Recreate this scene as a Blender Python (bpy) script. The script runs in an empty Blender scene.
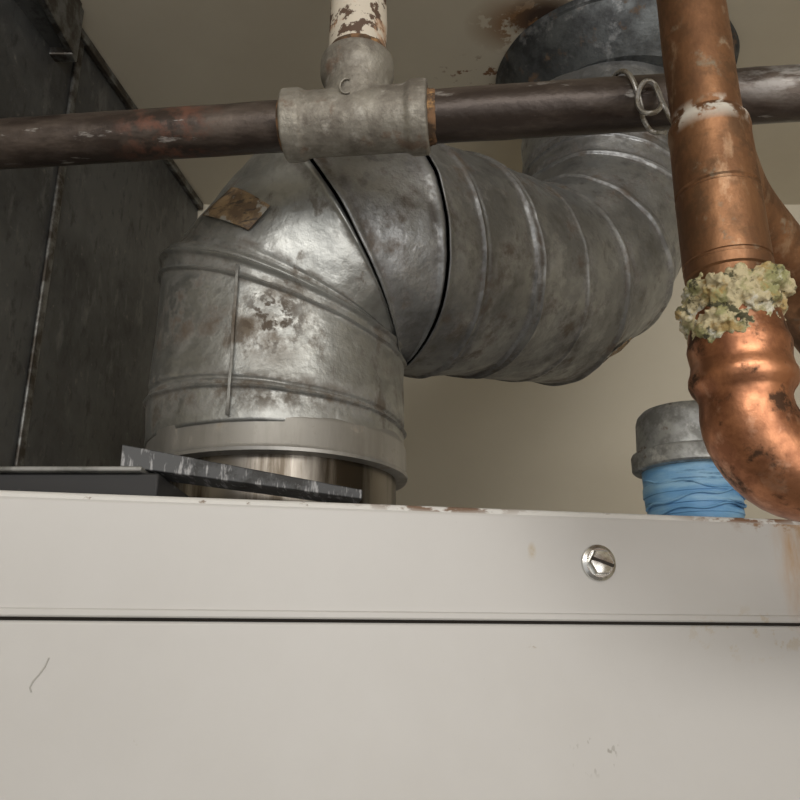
import bpy, bmesh, math, random
from mathutils import Vector, Matrix, noise
random.seed(4)
Z0=1.5
scene=bpy.context.scene
scene.view_settings.view_transform='Standard'

# ------------------------------------------------------------ materials
def mat(name, base, rough=.5, metal=0., layers=(), bump=(), vary=None):
    m=bpy.data.materials.new(name); m.use_nodes=True
    nt=m.node_tree; N=nt.nodes; L=nt.links
    bs=N['Principled BSDF']
    tc=N.new('ShaderNodeTexCoord'); co=tc.outputs['Object']
    def rgb(c):
        n=N.new('ShaderNodeRGB'); n.outputs[0].default_value=(*c,1); return n.outputs[0]
    def val(v):
        n=N.new('ShaderNodeValue'); n.outputs[0].default_value=v; return n.outputs[0]
    def mixf(f,a,b):
        n=N.new('ShaderNodeMix'); n.data_type='FLOAT'
        L.new(f,n.inputs[0]); L.new(a,n.inputs[2]); n.inputs[3].default_value=b; return n.outputs[0]
    def mixc(f,a,b):
        n=N.new('ShaderNodeMix'); n.data_type='RGBA'
        L.new(f,n.inputs[0]); L.new(a,n.inputs[6]); n.inputs[7].default_value=(*b,1); return n.outputs[2]
    def nz(scale,stretch=(1,1,1),detail=6,seed=0,r=.6):
        mp=N.new('ShaderNodeMapping'); L.new(co,mp.inputs[0]); mp.inputs['Scale'].default_value=stretch
        mp.inputs['Location'].default_value=(seed*1.7,seed*.9,seed*2.3)
        n=N.new('ShaderNodeTexNoise'); L.new(mp.outputs[0],n.inputs['Vector'])
        n.inputs['Scale'].default_value=scale; n.inputs['Detail'].default_value=detail; n.inputs['Roughness'].default_value=r
        return n.outputs[0]
    c=rgb(base); r=val(rough); me=val(metal)
    if vary:
        v=N.new('ShaderNodeTexVoronoi'); L.new(co,v.inputs['Vector']); v.inputs['Scale'].default_value=vary[0]
        sp=N.new('ShaderNodeSeparateColor'); L.new(v.outputs['Color'],sp.inputs[0])
        mm=N.new('ShaderNodeMath'); mm.operation='MULTIPLY'; L.new(sp.outputs[0],mm.inputs[0]); mm.inputs[1].default_value=vary[1]
        c=mixc(mm.outputs[0],c,vary[2]); r=mixf(mm.outputs[0],r,min(1,rough+.25))
    for i,l in enumerate(layers):
        n=nz(l.get('scale',20),l.get('stretch',(1,1,1)),l.get('detail',8),i+1+l.get('seed',0),l.get('nr',.65))
        mr=N.new('ShaderNodeMapRange'); L.new(n,mr.inputs[0])
        mr.inputs[1].default_value=l['lo']; mr.inputs[2].default_value=l['hi']
        mr.inputs[4].default_value=l.get('amt',1)
        f=mr.outputs[0]
        if 'attr' in l:
            at=N.new('ShaderNodeAttribute'); at.attribute_name=l['attr']
            mu=N.new('ShaderNodeMath'); mu.operation='MULTIPLY'; L.new(f,mu.inputs[0]); L.new(at.outputs['Fac'],mu.inputs[1]); f=mu.outputs[0]
        if 'mask' in l:
            ce,ra=l['mask']
            s=N.new('ShaderNodeVectorMath'); s.operation='SUBTRACT'; L.new(co,s.inputs[0]); s.inputs[1].default_value=ce
            q=N.new('ShaderNodeVectorMath'); q.operation='DIVIDE'; L.new(s.outputs[0],q.inputs[0]); q.inputs[1].default_value=ra
            le=N.new('ShaderNodeVectorMath'); le.operation='LENGTH'; L.new(q.outputs[0],le.inputs[0])
            m2=N.new('ShaderNodeMapRange'); L.new(le.outputs['Value'],m2.inputs[0])
            m2.inputs[1].default_value=.35; m2.inputs[2].default_value=1.; m2.inputs[3].default_value=1; m2.inputs[4].default_value=0
            mu=N.new('ShaderNodeMath'); mu.operation='MULTIPLY'; L.new(f,mu.inputs[0]); L.new(m2.outputs[0],mu.inputs[1]); f=mu.outputs[0]
        c=mixc(f,c,l['color'])
        if 'rough' in l: r=mixf(f,r,l['rough'])
        if 'metal' in l: me=mixf(f,me,l['metal'])
    L.new(c,bs.inputs['Base Color']); L.new(r,bs.inputs['Roughness']); L.new(me,bs.inputs['Metallic'])
    prev=None
    for k,(sc,st,di) in enumerate(bump):
        b=N.new('ShaderNodeBump'); L.new(nz(sc,seed=k+7),b.inputs['Height']); b.inputs['Strength'].default_value=st; b.inputs['Distance'].default_value=di
        if prev: L.new(prev,b.inputs['Normal'])
        prev=b.outputs[0]
    if prev: L.new(prev,bs.inputs['Normal'])
    return m

DB=(.12,.095,.07)
M_galv=mat('galvanized_steel',(.48,.49,.475),.41,.92,
  layers=[dict(color=(.35,.355,.345),scale=9,lo=.40,hi=.62,rough=.48,detail=4),
          dict(color=(.23,.225,.21),scale=48,lo=.50,hi=.68,rough=.5,amt=.55),
          dict(color=(.56,.57,.57),scale=24,lo=.55,hi=.68,rough=.38,amt=.4),
          dict(color=DB,scale=34,lo=.58,hi=.66,rough=.65,metal=.5,amt=.75,stretch=(1,1,.6)),
          dict(color=(.14,.105,.075),scale=13,lo=.56,hi=.68,rough=.6,metal=.5,amt=.8),
          dict(color=(.085,.065,.045),scale=55,lo=.42,hi=.60,rough=.8,metal=.1,amt=.8,attr='dirt'),
          dict(color=(.15,.115,.08),scale=60,lo=.40,hi=.60,rough=.7,metal=.35,amt=.75,mask=((-.100,.57,.247),(.045,.08,.046))),
          dict(color=(.08,.055,.035),scale=95,lo=.50,hi=.57,rough=.8,metal=.1,amt=.85,seed=3,mask=((-.100,.57,.247),(.034,.08,.036))),
          dict(color=(.11,.08,.055),scale=60,lo=.46,hi=.57,rough=.8,metal=.1,amt=.8,mask=((-.170,.60,.265),(.05,.08,.045))),
          dict(color=(.10,.075,.05),scale=70,lo=.44,hi=.58,rough=.8,metal=.1,amt=.8,mask=((-.11,.6,.188),(.18,.2,.018)))],
  bump=[(12,.5,.008),(40,.3,.0022),(120,.2,.0006)],vary=(95,.35,(.34,.35,.35)))
M_galv2=mat('galvanized_dull',(.42,.43,.44),.41,.9,
  layers=[dict(color=(.24,.245,.25),scale=12,lo=.42,hi=.62,rough=.5,detail=5),
          dict(color=(.15,.145,.14),scale=45,lo=.52,hi=.66,rough=.55,amt=.6),
          dict(color=(.60,.61,.63),scale=22,lo=.57,hi=.68,amt=.45),
          dict(color=(.09,.07,.055),scale=55,lo=.43,hi=.60,rough=.8,metal=.1,amt=.8,attr='dirt'),
          dict(color=(.13,.10,.075),scale=22,lo=.55,hi=.66,rough=.7,metal=.4,amt=.85)],
  bump=[(12,.6,.009),(36,.35,.0026),(120,.2,.0006)],vary=(85,.38,(.28,.29,.30)))
M_galv3=mat('weathered_steel_collar',(.13,.14,.145),.5,.75,
  layers=[dict(color=(.06,.062,.065),scale=22,lo=.42,hi=.6,rough=.6),
          dict(color=(.32,.33,.34),scale=40,lo=.56,hi=.66,amt=.6),
          dict(color=(.16,.10,.06),scale=30,lo=.58,hi=.66,rough=.8,metal=.2,amt=.8)],
  bump=[(20,.5,.006),(90,.3,.0015)])
M_collar=mat('aluminium_collar',(.44,.43,.41),.45,.8,
  layers=[dict(color=(.30,.285,.26),scale=18,lo=.45,hi=.7,stretch=(1,1,.3)),
          dict(color=(.54,.53,.51),scale=60,lo=.5,hi=.65,amt=.5,stretch=(1,1,.1)),
          dict(color=(.25,.20,.14),scale=50,lo=.58,hi=.66,rough=.8,metal=.2,amt=.6)],bump=[(30,.2,.001)])
M_shiny=mat('bright_sleeve',(.26,.24,.215),.32,1,layers=[dict(color=(.07,.058,.045),scale=30,lo=.42,hi=.56,stretch=(1,1,.1))])
M_duct=mat('duct_sheet_metal',(.14,.145,.145),.48,.65,
  layers=[dict(color=(.075,.075,.075),scale=6,lo=.4,hi=.65),
          dict(color=(.26,.26,.255),scale=34,lo=.56,hi=.70,amt=.5,stretch=(1,1,.4)),
          dict(color=(.05,.05,.05),scale=70,lo=.54,hi=.66,amt=.6,stretch=(1,1,.5)),
          dict(color=(.28,.26,.23),scale=80,lo=.62,hi=.7,rough=.8,metal=0,amt=.5)],bump=[(5,.3,.01),(60,.35,.0015)],vary=(60,.35,(.19,.19,.19)))
M_ductedge=mat('duct_flange',(.24,.245,.24),.45,.8,layers=[dict(color=(.08,.07,.06),scale=30,lo=.42,hi=.56)])
M_wall=mat('painted_plaster',(.68,.63,.52),.75,0,layers=[dict(color=(.6,.54,.43),scale=3,lo=.4,hi=.75,amt=.5)],bump=[(45,.15,.002)])
M_ceil=mat('ceiling_plaster',(.60,.55,.45),.8,0,layers=[dict(color=(.50,.44,.35),scale=4,lo=.4,hi=.75,amt=.5),
   dict(color=(.24,.13,.06),scale=30,lo=.42,hi=.47,mask=((.165,.835,.77),(.085,.06,.2))),
   dict(color=(.05,.028,.018),scale=40,lo=.40,hi=.46,mask=((.185,.825,.77),(.055,.045,.2))),
   dict(color=(.2,.1,.05),scale=60,lo=.57,hi=.61,mask=((.11,.93,.77),(.07,.045,.2)))],bump=[(45,.15,.002)])
M_floor=mat('concrete_floor',(.3,.29,.27),.8,0,layers=[dict(color=(.2,.19,.18),scale=5,lo=.4,hi=.6)],bump=[(30,.3,.002)])
M_cab=mat('white_enamel',(.56,.55,.54),.36,0,
  layers=[dict(color=(.50,.485,.465),scale=5,lo=.4,hi=.7,amt=.6),
          dict(color=(.36,.30,.24),scale=95,lo=.69,hi=.73,rough=.7,amt=.7),
          dict(color=(.20,.18,.15),scale=260,lo=.63,hi=.67,rough=.7,amt=.6,mask=((.128,0,-.062),(.022,.02,.014)),stretch=(1,1,.5),nr=.5),
          dict(color=(.28,.15,.07),scale=90,lo=.50,hi=.58,rough=.8,amt=.9,mask=((.272,0,.088),(.034,.03,.010)),stretch=(.6,1,1)),
          dict(color=(.46,.27,.12),scale=34,lo=.34,hi=.58,rough=.7,amt=.85,mask=((.298,0,.062),(.030,.03,.060)),stretch=(1.6,1,.35)),
          dict(color=(.44,.34,.20),scale=80,lo=.54,hi=.60,amt=.6,mask=((.25,0,.012),(.06,.02,.02))),
          dict(color=(.44,.34,.19),scale=70,lo=.40,hi=.52,amt=.6,mask=((.090,0,.064),(.0035,.02,.007)))],
  bump=[(60,.08,.001)])
M_cabedge=mat('worn_enamel_edge',(.66,.65,.63),.5,0,
  layers=[dict(color=(.26,.21,.17),scale=90,lo=.61,hi=.65,rough=.8,stretch=(.5,1,1)),
          dict(color=(.20,.13,.09),scale=110,lo=.48,hi=.53,rough=.8,mask=((.03,.0,.092),(.07,.02,.006)),stretch=(.5,1,1)),
          dict(color=(.22,.12,.07),scale=100,lo=.45,hi=.51,rough=.8,mask=((.26,.0,.092),(.07,.02,.006)),stretch=(.5,1,1))],bump=[(180,.5,.0012)])
M_dark=mat('dark_gap',(.035,.028,.022),.8)
M_iron=mat('black_iron',(.050,.037,.031),.36,.45,
  layers=[dict(color=(.12,.095,.08),scale=45,lo=.46,hi=.64,rough=.5,stretch=(.3,1,1)),
          dict(color=(.16,.06,.035),scale=75,lo=.46,hi=.6,rough=.6,metal=0,mask=((-.165,.49,.36),(.05,.05,.05)),amt=.7),
          dict(color=(.40,.38,.36),scale=100,lo=.62,hi=.68,rough=.5,stretch=(.25,1,1),amt=.7),
          dict(color=(.40,.39,.38),scale=60,lo=.48,hi=.58,rough=.4,stretch=(.4,1,1),amt=.7,mask=((.27,.44,.37),(.07,.06,.03)))],
  bump=[(90,.5,.0015),(25,.3,.002)])
M_rust=mat('thread_rust',(.22,.12,.06),.8,.1,layers=[dict(color=(.08,.05,.03),scale=110,lo=.4,hi=.55),dict(color=(.42,.24,.10),scale=70,lo=.54,hi=.62)],bump=[(200,.6,.001)])
M_tee=mat('cast_tee_iron',(.33,.31,.27),.55,.55,
  layers=[dict(color=(.19,.17,.145),scale=44,lo=.42,hi=.62,rough=.65),
          dict(color=(.46,.44,.40),scale=70,lo=.55,hi=.66,metal=.2,amt=.6),
          dict(color=(.15,.09,.055),scale=36,lo=.58,hi=.65,rough=.8,metal=0,amt=.7)],bump=[(200,.8,.0012),(50,.45,.0018)])
M_paint=mat('flaking_paint',(.62,.56,.47),.55,0,
  layers=[dict(color=(.10,.06,.04),scale=66,lo=.50,hi=.525,rough=.7),
          dict(color=(.50,.30,.18),scale=40,lo=.54,hi=.6,amt=.6)],bump=[(90,.5,.001)])
M_copper=mat('aged_copper',(.36,.185,.095),.40,.85,
  layers=[dict(color=(.19,.095,.05),scale=24,lo=.40,hi=.58,rough=.5,stretch=(1,1,.5)),
          dict(color=(.14,.08,.045),scale=70,lo=.50,hi=.62,rough=.6,amt=.7),
          dict(color=(.50,.34,.22),scale=50,lo=.57,hi=.66,amt=.6,stretch=(1,1,.5)),
          dict(color=(.62,.60,.54),scale=75,lo=.46,hi=.53,rough=.8,metal=.1,mask=((.172,.38,.279),(.05,.05,.010))),
          dict(color=(.24,.24,.18),scale=60,lo=.60,hi=.68,rough=.8,metal=0,amt=.5)],bump=[(40,.25,.002),(160,.3,.0008)])
M_copper2=mat('bright_copper',(.54,.245,.13),.34,.95,
  layers=[dict(color=(.28,.12,.065),scale=34,lo=.43,hi=.57,rough=.4),
          dict(color=(.10,.055,.035),scale=60,lo=.55,hi=.63,rough=.6),
          dict(color=(.60,.34,.22),scale=60,lo=.56,hi=.64,rough=.5,amt=.6)],bump=[(30,.3,.002),(140,.25,.0008)])
M_crust=mat('mineral_crust',(.50,.43,.27),.95,0,
  layers=[dict(color=(.26,.26,.11),scale=75,lo=.48,hi=.58,amt=.85),
          dict(color=(.36,.24,.09),scale=70,lo=.52,hi=.60,amt=.85),
          dict(color=(.08,.075,.04),scale=120,lo=.54,hi=.60),
          dict(color=(.66,.64,.56),scale=40,lo=.53,hi=.60,amt=.9)],bump=[(200,1,.002)])
M_tape=mat('blue_tape',(.16,.38,.66),.5,0,layers=[dict(color=(.30,.54,.76),scale=25,lo=.45,hi=.6,stretch=(.5,.5,3)),dict(color=(.06,.18,.36),scale=60,lo=.58,hi=.66,stretch=(.3,.3,3))],bump=[(50,.5,.002)])
M_cap=mat('galvanized_cap',(.42,.43,.42),.45,.75,layers=[dict(color=(.22,.22,.21),scale=45,lo=.45,hi=.6,rough=.6),dict(color=(.65,.65,.62),scale=70,lo=.56,hi=.66,amt=.7),dict(color=(.2,.14,.09),scale=60,lo=.6,hi=.66,rough=.8,amt=.7)],bump=[(120,.4,.001)],vary=(110,.4,(.3,.3,.31)))
M_plate=mat('scratched_plate',(.06,.062,.066),.55,.2,layers=[dict(color=(.36,.36,.37),scale=150,lo=.54,hi=.64,stretch=(1.6,.3,.35),amt=.8,detail=3),dict(color=(.02,.02,.02),scale=40,lo=.5,hi=.6)],bump=[(150,.2,.0005)])
M_black=mat('dark_flashing',(.03,.03,.032),.6,.2,layers=[dict(color=(.18,.18,.17),scale=50,lo=.6,hi=.66,amt=.6)])
M_grey=mat('grey_sheet',(.30,.30,.29),.5,.5,layers=[dict(color=(.15,.15,.14),scale=30,lo=.45,hi=.6)])
M_zinc=mat('zinc_screw',(.75,.75,.73),.25,1,layers=[dict(color=(.4,.38,.34),scale=120,lo=.5,hi=.65)])
M_wire=mat('steel_wire',(.6,.6,.6),.35,1,layers=[dict(color=(.3,.27,.22),scale=90,lo=.5,hi=.6,rough=.6)])
M_label=mat('old_paper_label',(.29,.20,.11),.7,0,layers=[dict(color=(.15,.10,.06),scale=60,lo=.46,hi=.58),dict(color=(.08,.06,.045),scale=110,lo=.54,hi=.60,stretch=(.5,.5,2)),dict(color=(.36,.34,.30),scale=55,lo=.58,hi=.62)])

# ------------------------------------------------------------ mesh helpers
def empty(name,loc=(0,0,0),rz=0):
    e=bpy.data.objects.new(name,None); e.empty_display_size=.05
    scene.collection.objects.link(e); e.location=(loc[0],loc[1],loc[2]+Z0); e.rotation_euler=(0,0,rz); return e
def obj(name,v,f,m,parent=None,ang=35,smooth=True,attr=None):
    me=bpy.data.meshes.new(name); me.from_pydata([tuple(p) for p in v],[],f); me.update()
    bm=bmesh.new(); bm.from_mesh(me); bmesh.ops.recalc_face_normals(bm,faces=bm.faces); bm.to_mesh(me); bm.free()
    if attr:
        at=me.attributes.new('dirt','FLOAT','POINT'); at.data.foreach_set('value',attr)
    o=bpy.data.objects.new(name,me); scene.collection.objects.link(o)
    me.materials.append(m)
    if smooth:
        for p in me.polygons: p.use_smooth=True
        me.set_sharp_from_angle(angle=math.radians(ang))
    if parent: o.parent=parent
    else: o.location=(0,0,Z0)
    return o
def join_lists(parts):
    V=[];F=[]
    for v,f in parts:
        k=len(V); V+=list(v); F+=[tuple(i+k for i in q) for q in f]
    return V,F
def box(x0,x1,y0,y1,z0,z1):
    v=[(x,y,z) for z in(z0,z1) for y in(y0,y1) for x in(x0,x1)]
    return v,[(0,1,3,2),(4,6,7,5),(0,4,5,1),(1,5,7,3),(3,7,6,2),(2,6,4,0)]
def bevel(o,w,s=3):
    b=o.modifiers.new('bevel','BEVEL'); b.width=w; b.segments=s; b.limit_method='ANGLE'; return o
def sweep(pts,rad,n=32,cap=True,wob=0,wf=40):
    pts=[Vector(p) for p in pts]; V=[];F=[]
    if not isinstance(rad,(list,tuple)): rad=[rad]*len(pts)
    T=[]
    for i in range(len(pts)):
        a=pts[max(0,i-1)]; b=pts[min(len(pts)-1,i+1)]
        t=(b-a); T.append(t.normalized() if t.length>1e-9 else (T[-1] if T else Vector((0,0,1))))
    t0=T[0]; up=Vector((0,0,1)) if abs(t0.z)<.9 else Vector((1,0,0))
    a=t0.cross(up).normalized()
    for i,p in enumerate(pts):
        t=T[i]; a=(a-t*a.dot(t)).normalized(); b=t.cross(a)
        for k in range(n):
            th=2*math.pi*k/n; d=a*math.cos(th)+b*math.sin(th)
            q=p+d*rad[i]
            if wob: q=q+d*wob*noise.noise(q*wf)
            V.append(q)
    for i in range(len(pts)-1):
        for k in range(n):
            F.append((i*n+k,i*n+(k+1)%n,(i+1)*n+(k+1)%n,(i+1)*n+k))
    if cap:
        F.append(tuple(range(n))); F.append(tuple(range((len(pts)-1)*n,len(pts)*n)))
    return V,F
def lathe(o,ax,prof,n=48,wob=0,wf=40):
    o=Vector(o); ax=Vector(ax).normalized()
    up=Vector((0,0,1)) if abs(ax.z)<.9 else Vector((1,0,0))
    a=ax.cross(up).normalized(); b=ax.cross(a); V=[];F=[]
    for t,r in prof:
        for k in range(n):
            th=2*math.pi*k/n; d=a*math.cos(th)+b*math.sin(th); q=o+ax*t+d*r
            if wob: q=q+d*wob*noise.noise(q*wf)
            V.append(q)
    m=len(prof)
    for i in range(m-1):
        for k in range(n): F.append((i*n+k,i*n+(k+1)%n,(i+1)*n+(k+1)%n,(i+1)*n+k))
    F.append(tuple(range(n))); F.append(tuple(range((m-1)*n,m*n)))
    return V,F

# ------------------------------------------------------------ room
obj('wall_back',*box(-1.6,1.5,1.27,1.35,-1.5,.80),M_wall,smooth=False)
obj('wall_right',*box(1.5,1.58,-1.6,1.35,-1.5,.80),M_wall,smooth=False)
obj('wall_left',*box(-1.68,-1.6,-1.6,1.35,-1.5,.80),M_wall,smooth=False)
obj('ceiling',*box(-1.68,1.58,-1.6,1.35,.77,.85),M_ceil,smooth=False)
obj('floor',*box(-1.68,1.58,-2.6,1.35,-1.58,-1.5),M_floor,smooth=False)

# ------------------------------------------------------------ boiler cabinet
cab=empty('boiler_cabinet',(0,.5207,0),math.radians(12))
bevel(obj('lid',*box(-.62,.66,0,.62,.0205,.0905),M_cab,cab),.004,4)
bevel(obj('lid_worn_edge',*box(-.62,.66,.0006,.02,.086,.0925),M_cabedge,cab),.0025,3)
bevel(obj('lid_hem',*box(-.62,.66,-.0014,.004,.0195,.0245),M_cab,cab),.0012,2)
obj('gap_recess',*box(-.61,.65,.006,.6,.006,.03),M_dark,cab,smooth=False)
bevel(obj('front_panel',*box(-.615,.655,.0015,.61,-1.42,.0176),M_cab,cab),.002,3)
obj('plinth',*box(-.58,.62,.04,.58,-1.5,-1.42),M_dark,cab,smooth=False)
sc=(.137,.0576)
wv=lathe((sc[0],0,sc[1]),(0,-1,0),[(-.004,.012),(.0008,.0124),(.0018,.0120),(.0026,.0105),(.003,.0098)],40)
hv=lathe((sc[0],0,sc[1]),(0,-1,0),[(.002,.0093),(.0055,.0091),(.0068,.0080),(.0073,.0055)],6)
obj('screw_head',*join_lists([wv,hv]),M_zinc,cab,ang=25)
s=obj('screw_slot',*box(-.0080,.0080,-.0079,-.0066,-.0010,.0010),M_dark,cab,smooth=False)
s.location=(sc[0],0,sc[1]); s.rotation_euler=(0,math.radians(18),0)
hair=[(-.2115,.0012,-.0215),(-.2125,.0012,-.019),(-.2112,.0012,-.0155),(-.2085,.0012,-.012),(-.2060,.0012,-.008),(-.2045,.0012,-.003)]
obj('surface_scratch',*sweep(hair,.00045,6),mat('scratch_grey',(.42,.41,.39),.7),cab)

# ------------------------------------------------------------ flashing + plate on cabinet
fl=empty('dark_metal_flashing')
bevel(obj('flashing_body',*box(-.40,-.155,.505,.60,.0935,.1100),M_black,fl),.0015,2)
bevel(obj('flashing_top_sheet',*box(-.42,-.165,.500,.61,.1102,.1135),M_grey,fl),.001,2)
def slab(p0,p1,h0,h1,dv):
    v=[p0,p1,p1+Vector((0,0,h1)),p0+Vector((0,0,h0))]; v+= [q+dv for q in v]
    return v,[(0,1,2,3),(4,7,6,5),(0,4,5,1),(1,5,6,2),(2,6,7,3),(3,7,4,0)]
bevel(obj('scratched_metal_plate',*slab(Vector((-.180,.503,.1140)),Vector((-.026,.548,.1010)),.0145,.0065,Vector((-.006,.03,0))),M_plate),.0007,2)

# ------------------------------------------------------------ flue
flue=empty('flue_pipe')
AX=Vector((-.1085,.684,0)); D=Vector((.842,.540,0)).normalized(); BN=Vector((0,0,1)).cross(D)
def sp(s,z): return Vector((-.1105,.684,0))+D*s+Vector((0,0,z))
R=.111
dA=Vector((.660,-.170,.707)).normalized()
V1=AX+Vector((0,0,.303)); V3=sp(.335,.414)
V2=V1+dA*.070+Vector((-.002,0,-.002))
V2b=V2+Vector((.040,.013,.012))
VV=[AX+Vector((0,0,.164)),V1,V2,V2b,V3,sp(.405,.466),sp(.452,.545),sp(.470,.765)]
NS=len(VV)-1
dirs=[(VV[i+1]-VV[i]).normalized() for i in range(NS)]
nrm=[Vector((0,0,1))]+[(dirs[i]+dirs[i+1]).normalized() for i in range(NS-1)]+[Vector((0,0,1))]
FR=[]; a_=BN.copy()
for d in dirs:
    a_=(a_-d*a_.dot(d)).normalized(); FR.append(a_.copy())
def piece(i,prof,th0=0,th1=360,n=140,r=R,wob=.0045):
    d=dirs[i]; a=FR[i]; b=d.cross(a); V=[];F=[];A=[]
    P0,P1,n0,n1=VV[i],VV[i+1],nrm[i],nrm[i+1]
    full=(th1-th0)>=359.9; cnt=n if full else n+1
    for t,dr,dt in prof:
        for k in range(cnt):
            th=math.radians(th0+(th1-th0)*k/n); rd=a*math.cos(th)+b*math.sin(th)
            q=rd*r
            p0=P0+q; p0=p0+d*((P0-p0).dot(n0)/d.dot(n0))
            p1=P1+q; p1=p1+d*((P1-p1).dot(n1)/d.dot(n1))
            if (p1-p0).dot(d)<.002:
                mid=(p0+p1)/2; p0=mid-d*.001; p1=mid+d*.001
            p=p0.lerp(p1,t)
            p=p+rd*(dr+wob*noise.noise(p*11)+wob*.35*noise.noise(p*30)+wob*.12*noise.noise(p*75))
            V.append(p); A.append(dt)
    for j in range(len(prof)-1):
        for k in range(n): F.append((j*cnt+k,j*cnt+(k+1)%cnt,(j+1)*cnt+(k+1)%cnt,(j+1)*cnt+k))
    return V,F,A
def prof(beads,t0=0,t1=1,base=0,step=.025):
    ts=set(); t=t0
    while t<t1: ts.add(round(t,4)); t+=step
    ts.add(t1)
    for bt,h,w in beads:
        for k in(-1,-.6,-.3,0,.3,.6,1): ts.add(round(min(t1,max(t0,bt+k*w)),5))
    out=[]
    for t in sorted(ts):
        dr=base; dt=0
        for bt,h,w in beads:
            x=(t-bt)/w
            if abs(x)<1: dr+=h*.5*(1+math.cos(math.pi*x))
            dt+=math.exp(-(abs(x)-1.1)**2*1.6)*.9
        out.append((t,dr,min(1,dt)))
    return out
parts=[('stub_section',0,prof([(.21,.0026,.018),(.26,-.0018,.022),(.89,.003,.020),(.99,.004,.03)])),
 ('gore_upper',1,prof([(.02,.0036,.06),(.12,-.001,.05),(.96,.002,.05)],base=-.001)),
 ('gore_middle',2,prof([(.02,.003,.08),(.96,.002,.08)],base=.0015,step=.06)),
 ('run_section',3,prof([(.0,.0035,.03),(.16,.0026,.011),(.185,-.0012,.011),(.42,.003,.009),(.442,-.0020,.010),(.47,.0018,.010),(.72,.0014,.012),(.985,.003,.022)],base=.003,step=.02)),
 ('gore_lower',4,prof([(.03,.002,.07),(.97,.003,.06)],base=.001)),
 ('gore_rear',5,prof([(.05,.001,.07),(.95,.003,.06)])),
 ('riser_section',6,prof([(.0,.003,.03),(.14,.0022,.016),(.2,-.0012,.016),(.45,.0022,.016)],base=-.002))]
for nm,i,pf in parts:
    v,f,A=piece(i,pf)
    o=obj(nm,v,f,M_galv if i<2 else M_galv2,flue,ang=50,attr=A)
    sd=o.modifiers.new('t','SOLIDIFY'); sd.thickness=.0012; sd.offset=-1
def patch(nm,i,t0,t1,a0,a1,h,m,th=.0008):
    k=[(t0+(t1-t0)*j/14,h,.7) for j in range(15)]
    v,f,A=piece(i,k,a0,a1,8)
    o=obj(nm,v,f,m,flue,ang=50,attr=A)
    sd=o.modifiers.new('t','SOLIDIFY'); sd.thickness=th; sd.offset=-1; return o
patch('lock_seam',0,.03,.95,137,138.0,.0013,M_galv,.003)
patch('paper_label',1,.26,.52,112,141,.0012,M_label)
patch('paper_label_b',4,.1,.45,222,234,.0035,M_label)
obj('vent_collar',*lathe(AX+Vector((.002,0,0)),(0,0,1),[(.1415,.1105),(.142,.1130),(.1445,.1137),(.1475,.1122),(.167,.1122),(.170,.111),(.177,.1075)],96,wob=.001,wf=12),M_collar,flue)
obj('inner_sleeve',*lathe(AX+Vector((.004,0,0)),(0,0,1),[(.0920,.101),(.144,.101)],96),M_shiny,flue)

# ceiling thimble
cc=sp(.470,0)+Vector((.014,0,0))
obj('flue_ceiling_collar',*lathe((cc.x,cc.y,0),(0,0,1),[(.706,.1200),(.709,.123),(.722,.135),(.738,.150),(.752,.157),(.760,.160),(.762,.163),(.7695,.165)],96,wob=.003,wf=14),M_galv3)

# ------------------------------------------------------------ duct
duct=empty('sheet_metal_duct')
def prism(poly,z0,z1):
    n=len(poly); v=[(x,y,z0) for x,y in poly]+[(x,y,z1) for x,y in poly]
    return v,[tuple(range(n)),tuple(range(n,2*n))]+[(k,(k+1)%n,n+(k+1)%n,n+k) for k in range(n)]
def dx(y): return -.42+.133*(y-.83)
obj('duct_body',*prism([(dx(.64),.64),(dx(1.265),1.265),(-1.1,1.265),(-1.1,.64)],.10,.768),M_duct,duct,smooth=False)
bevel(obj('drive_cleat',*prism([(dx(.845)+.005,.845),(dx(.857)+.005,.857),(dx(.857),.857),(dx(.845),.845)],.10,.765),M_ductedge,duct),.002,2)
bevel(obj('top_flange',*prism([(dx(.64)+.010,.64),(dx(1.265)+.010,1.265),(dx(1.265),1.265),(dx(.64),.64)],.756,.768),M_ductedge,duct),.002,2)
obj('branch_duct',*box(-1.1,-.402,.42,.80,.700,.768),M_duct,duct,smooth=False)
bevel(obj('branch_flange',*box(-1.1,-.396,.797,.812,.690,.768),M_ductedge,duct),.002,2)
bevel(obj('branch_flange_side',*box(-.404,-.394,.42,.80,.692,.768),M_ductedge,duct),.002,2)

# ------------------------------------------------------------ iron gas pipe
iron=empty('iron_gas_pipe')
P0=Vector((-.297,.51,.36)); dI=Vector((.5665,-.057,0)).normalized()
Tc=P0+dI*((-.031+.297)/dI.x)
def ip(t): return Tc+dI*t
def line(a,b,n): return [a.lerp(b,i/n) for i in range(n+1)]
obj('pipe_run_west',*sweep(line(ip(-.75),ip(-.045),60),.018,40,wob=.0006,wf=60),M_iron,iron)
obj('pipe_run_east',*sweep(line(ip(.045),ip(.9),60),.0185,40,wob=.0006,wf=60),M_iron,iron)
obj('exposed_threads',*lathe(ip(0),dI,[(.045,.0192),(.052,.0194),(.0535,.0190),(.055,.0193),(.0565,.0188),(.057,.0186)],40,wob=.001,wf=150),M_rust,iron)
obj('exposed_threads_b',*lathe(ip(0),-dI,[(.045,.0189),(.0525,.0189),(.054,.0184)],40),M_rust,iron)
run=lathe(ip(-.0515),dI,[(0,.021),(0,.0248),(.001,.0256),(.012,.0256),(.014,.0248),(.016,.0232),(.087,.0232),(.089,.0248),(.091,.0260),(.102,.0260),(.103,.0248),(.103,.021)],64)
br=lathe(Tc,(0,0,1),[(0,.022),(.024,.0228),(.030,.0235),(.035,.0258),(.038,.0268),(.049,.0268),(.051,.0258),(.051,.02)],64)
tee=obj('tee_fitting',*join_lists([run,br]),M_tee,iron)
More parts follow.
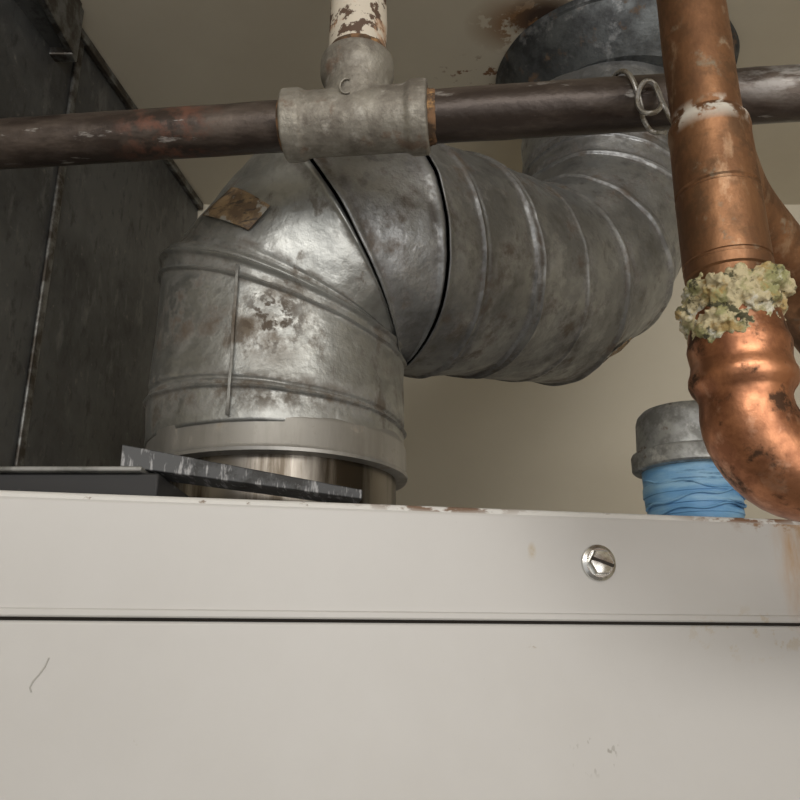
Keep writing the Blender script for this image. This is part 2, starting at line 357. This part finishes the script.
rm=tee.modifiers.new('r','REMESH'); rm.mode='VOXEL'; rm.voxel_size=.0011; rm.use_smooth_shade=True
sm=tee.modifiers.new('s','SMOOTH'); sm.iterations=7; sm.factor=.5
mk=[]
for i in range(15):
    a=math.radians(60+i*17); mk.append(Tc+dI*(-.006+.0045*math.cos(a))+Vector((0,-.0236,.012+.006*math.sin(a))))
obj('cast_mark',*sweep(mk,.0008,8),M_tee,iron)
obj('painted_riser',*sweep(line(Tc+Vector((0,0,.045)),Tc+Vector((0,0,.41)),50),.0212,40,wob=.0008,wf=60),M_paint,iron)
obj('riser_threads',*lathe(Tc,(0,0,1),[(.050,.0230),(.053,.0226),(.054,.0220),(.056,.0222),(.058,.0213)],40,wob=.001,wf=150),M_rust,iron)

# wire hanger (twisted round the iron pipe)
def catm(p,n=5):
    out=[]
    for i in range(len(p)-1):
        a=p[max(0,i-1)];b=p[i];c=p[i+1];d=p[min(len(p)-1,i+2)]
        for k in range(n):
            t=k/n; out.append(.5*((2*b)+(c-a)*t+(2*a-5*b+4*c-d)*t*t+(3*b-a-3*c+d)*t**3))
    out.append(p[-1]); return out
wc=ip((.158+.031)/dI.x)
up=Vector((0,0,1)); fr=Vector((dI.y,-dI.x,0))
w=[wc-dI*.010-fr*.012+up*.0175]
for i in range(13):
    a=math.radians(115-i*15)
    w.append(wc+dI*(-.012+.018*i/12)+fr*(.0215*math.cos(a))+up*(.0215*math.sin(a)))
w+=[wc+dI*.012-up*.026+fr*.004, wc+dI*.020-up*.030+fr*.008]
w2=[]
for i in range(22):
    a=math.radians(60+i*17)
    w2.append(wc+dI*(.008+.0075*math.cos(a))+fr*(.023+.002*math.sin(i*.6))+up*(-.014+.0125*math.sin(a)))
w2+=[wc+dI*.018+fr*.022-up*.024, wc+dI*.024+fr*.02-up*.036]
obj('wire_wrap',*sweep(catm(w,3),.0017,10),M_wire,iron)
obj('wire_hook',*sweep(catm(w2,3),.0017,10),M_wire,iron)

# ------------------------------------------------------------ copper pipe
cop=empty('copper_pipe')
cx,cy=.172,.38
obj('upper_tube',*sweep(line(Vector((cx,cy,.27)),Vector((cx-.002,cy,.768)),40),.0190,48,wob=.0006,wf=30),M_copper,cop)
pr=[(.150,.0205),(.186,.0208),(.187,.0219),(.192,.0224),(.1925,.0218),(.194,.0218),(.1945,.0224),(.206,.0223),(.230,.0221),(.2335,.0222),(.2345,.0212),(.236,.0212),(.237,.0220),(.252,.0217),(.270,.0214),(.275,.0220),(.279,.0215),(.2805,.0202),(.283,.0191)]
obj('coupling',*lathe((cx,cy,0),(0,0,1),pr,56,wob=.0005,wf=30),M_copper,cop)
pts=[];rr=[]
def add(p,r): pts.append(Vector(p)); rr.append(r)
for z,r in((.170,.0215),(.152,.0240),(.1475,.0252),(.1445,.0250),(.139,.0243),(.1350,.0250),(.1320,.0262),(.1285,.0264),(.1255,.0254),(.1225,.0232),(.1200,.0222)): add((cx,cy,z),r)
Rb=.036
for i in range(0,13):
    a=math.radians(i*7.5); r=.0222+.0022*math.sin(math.radians(i*15))
    add((cx+Rb*(1-math.cos(a)),cy+.006*(i/12),.1175-Rb*math.sin(a)),r)
x1=cx+Rb; z1=.1175-Rb
for d_,r in((-.0095,.0228),(-.0075,.0245),(-.005,.0262),(-.001,.0268),(.003,.0258),(.007,.0246),(.034,.0250),(.036,.0215),(.06,.0205),(.6,.0205)): add((x1+.010+d_,cy+.006+max(0,d_)*.1,z1),r)
obj('elbow_fitting',*sweep(pts,rr,56,wob=.0006,wf=30),M_copper2,cop)
bp=catm([Vector((.178,.395,.268)),Vector((.205,.43,.258)),Vector((.240,.460,.238)),Vector((.28,.49,.208)),Vector((.32,.51,.16)),Vector((.335,.52,.05)),Vector((.335,.53,-.0))],8)
obj('rear_branch',*sweep(bp,.0225,40,wob=.0006,wf=30),M_copper,cop)
# mineral crust
bm=bmesh.new()
rnd=random.Random(11)
lumps=[(0,0,.167,.0245,.0245,.014),(0,0,.157,.0240,.0240,.012),(0,0,.177,.0240,.0240,.010),(-.010,-.011,.154,.013,.013,.012),(.013,-.008,.179,.014,.014,.010)]
for k in range(20):
    a=math.radians(rnd.uniform(170,390)); rr_=rnd.uniform(.0180,.0205); s_=rnd.uniform(.0045,.0075)
    lumps.append((rr_*math.cos(a),rr_*math.sin(a),.166+rnd.uniform(-.017,.016)+.004*math.cos(a),s_,s_,s_*rnd.uniform(.7,1)))
for lx,ly,lz,a,b,c_ in lumps:
    bmesh.ops.create_icosphere(bm,subdivisions=4,radius=1,matrix=Matrix.Translation((cx+lx,cy+ly,lz))@Matrix.Diagonal((a,b,c_,1)))
bm.normal_update()
for v in bm.verts:
    n=noise.noise(v.co*95)*.003+noise.noise(v.co*230)*.0020
    v.co+= v.normal*n
me=bpy.data.meshes.new('mineral_deposit'); bm.to_mesh(me); bm.free(); me.materials.append(M_crust)
dep=bpy.data.objects.new('mineral_deposit',me); scene.collection.objects.link(dep); dep.parent=cop
rm=dep.modifiers.new('r','REMESH'); rm.mode='VOXEL'; rm.voxel_size=.0008; rm.use_smooth_shade=True
tx=bpy.data.textures.new('crust','CLOUDS'); tx.noise_scale=.0032
dm=dep.modifiers.new('d','DISPLACE'); dm.texture=tx; dm.strength=.005; dm.mid_level=.5

# ------------------------------------------------------------ capped nipple
nip=empty('capped_pipe_nipple')
nc=(.2310,.625,0)
dz=.0125
obj('nipple',*lathe(nc,(0,0,1),[(.0925,.034),(.15,.034)],48),M_cap,nip)
obj('pipe_cap',*lathe(nc,(0,0,1),[(.1245+dz,.038),(.125+dz,.0430),(.1265+dz,.0445),(.137+dz,.0445),(.139+dz,.0435),(.1405+dz,.0395),(.165+dz,.0385),(.170+dz,.0370),(.174+dz,.033),(.176+dz,.026),(.177+dz,.012)],64,wob=.0006),M_cap,nip)
tp=[(.0945,.0335),(.095,.0350),(.0995,.0354),(.100,.0362),(.107,.0360),(.1075,.0370),(.116,.0366),(.1165,.0374),(.124,.0372),(.1245,.0366),(.137,.0368),(.1378,.035)]
obj('blue_tape_wrap',*lathe(nc,(0,0,1),tp,64,wob=.0016,wf=60),M_tape,nip)
for j,(za,zb) in enumerate(((.106,.122),(.128,.112),(.100,.108))):
    q=[]
    for i in range(40):
        th=math.radians(180+i*4.6); q.append(Vector((nc[0]+.0375*math.cos(th),nc[1]+.0375*math.sin(th),za+(zb-za)*i/39+.0015*math.sin(i*.5+j))))
    obj('tape_strand',*sweep(q,.0009,8),M_tape,nip)

# ------------------------------------------------------------ lights
def area(nm,loc,tgt,sx,sy,pw,col):
    l=bpy.data.lights.new(nm,'AREA'); l.shape='RECTANGLE'; l.size=sx; l.size_y=sy; l.energy=pw; l.color=col
    o=bpy.data.objects.new(nm,l); scene.collection.objects.link(o); o.location=(loc[0],loc[1],loc[2]+Z0)
    o.rotation_euler=(Vector(tgt)-Vector(loc)).to_track_quat('-Z','Y').to_euler()
area('ceiling_fluorescent',(.05,-.95,.70),(.0,.7,.1),1.4,.5,16,(1,.965,.91))
area('front_fill',(.8,-1.3,-.1),(.25,.6,.1),1.1,1.1,10,(1,.965,.91))  # unseen fill light, added in front to lift the wall and soften shadows
wd=bpy.data.worlds.new('w'); scene.world=wd; wd.use_nodes=True
wd.node_tree.nodes['Background'].inputs[0].default_value=(.98,.96,.93,1)
wd.node_tree.nodes['Background'].inputs[1].default_value=.54

# ------------------------------------------------------------ camera
c=bpy.data.cameras.new('camera'); c.lens=36; c.sensor_width=36; c.clip_start=.01
co=bpy.data.objects.new('camera',c); scene.collection.objects.link(co)
co.location=(0,0,Z0); co.rotation_euler=(math.radians(107.5),0,0)
scene.camera=co
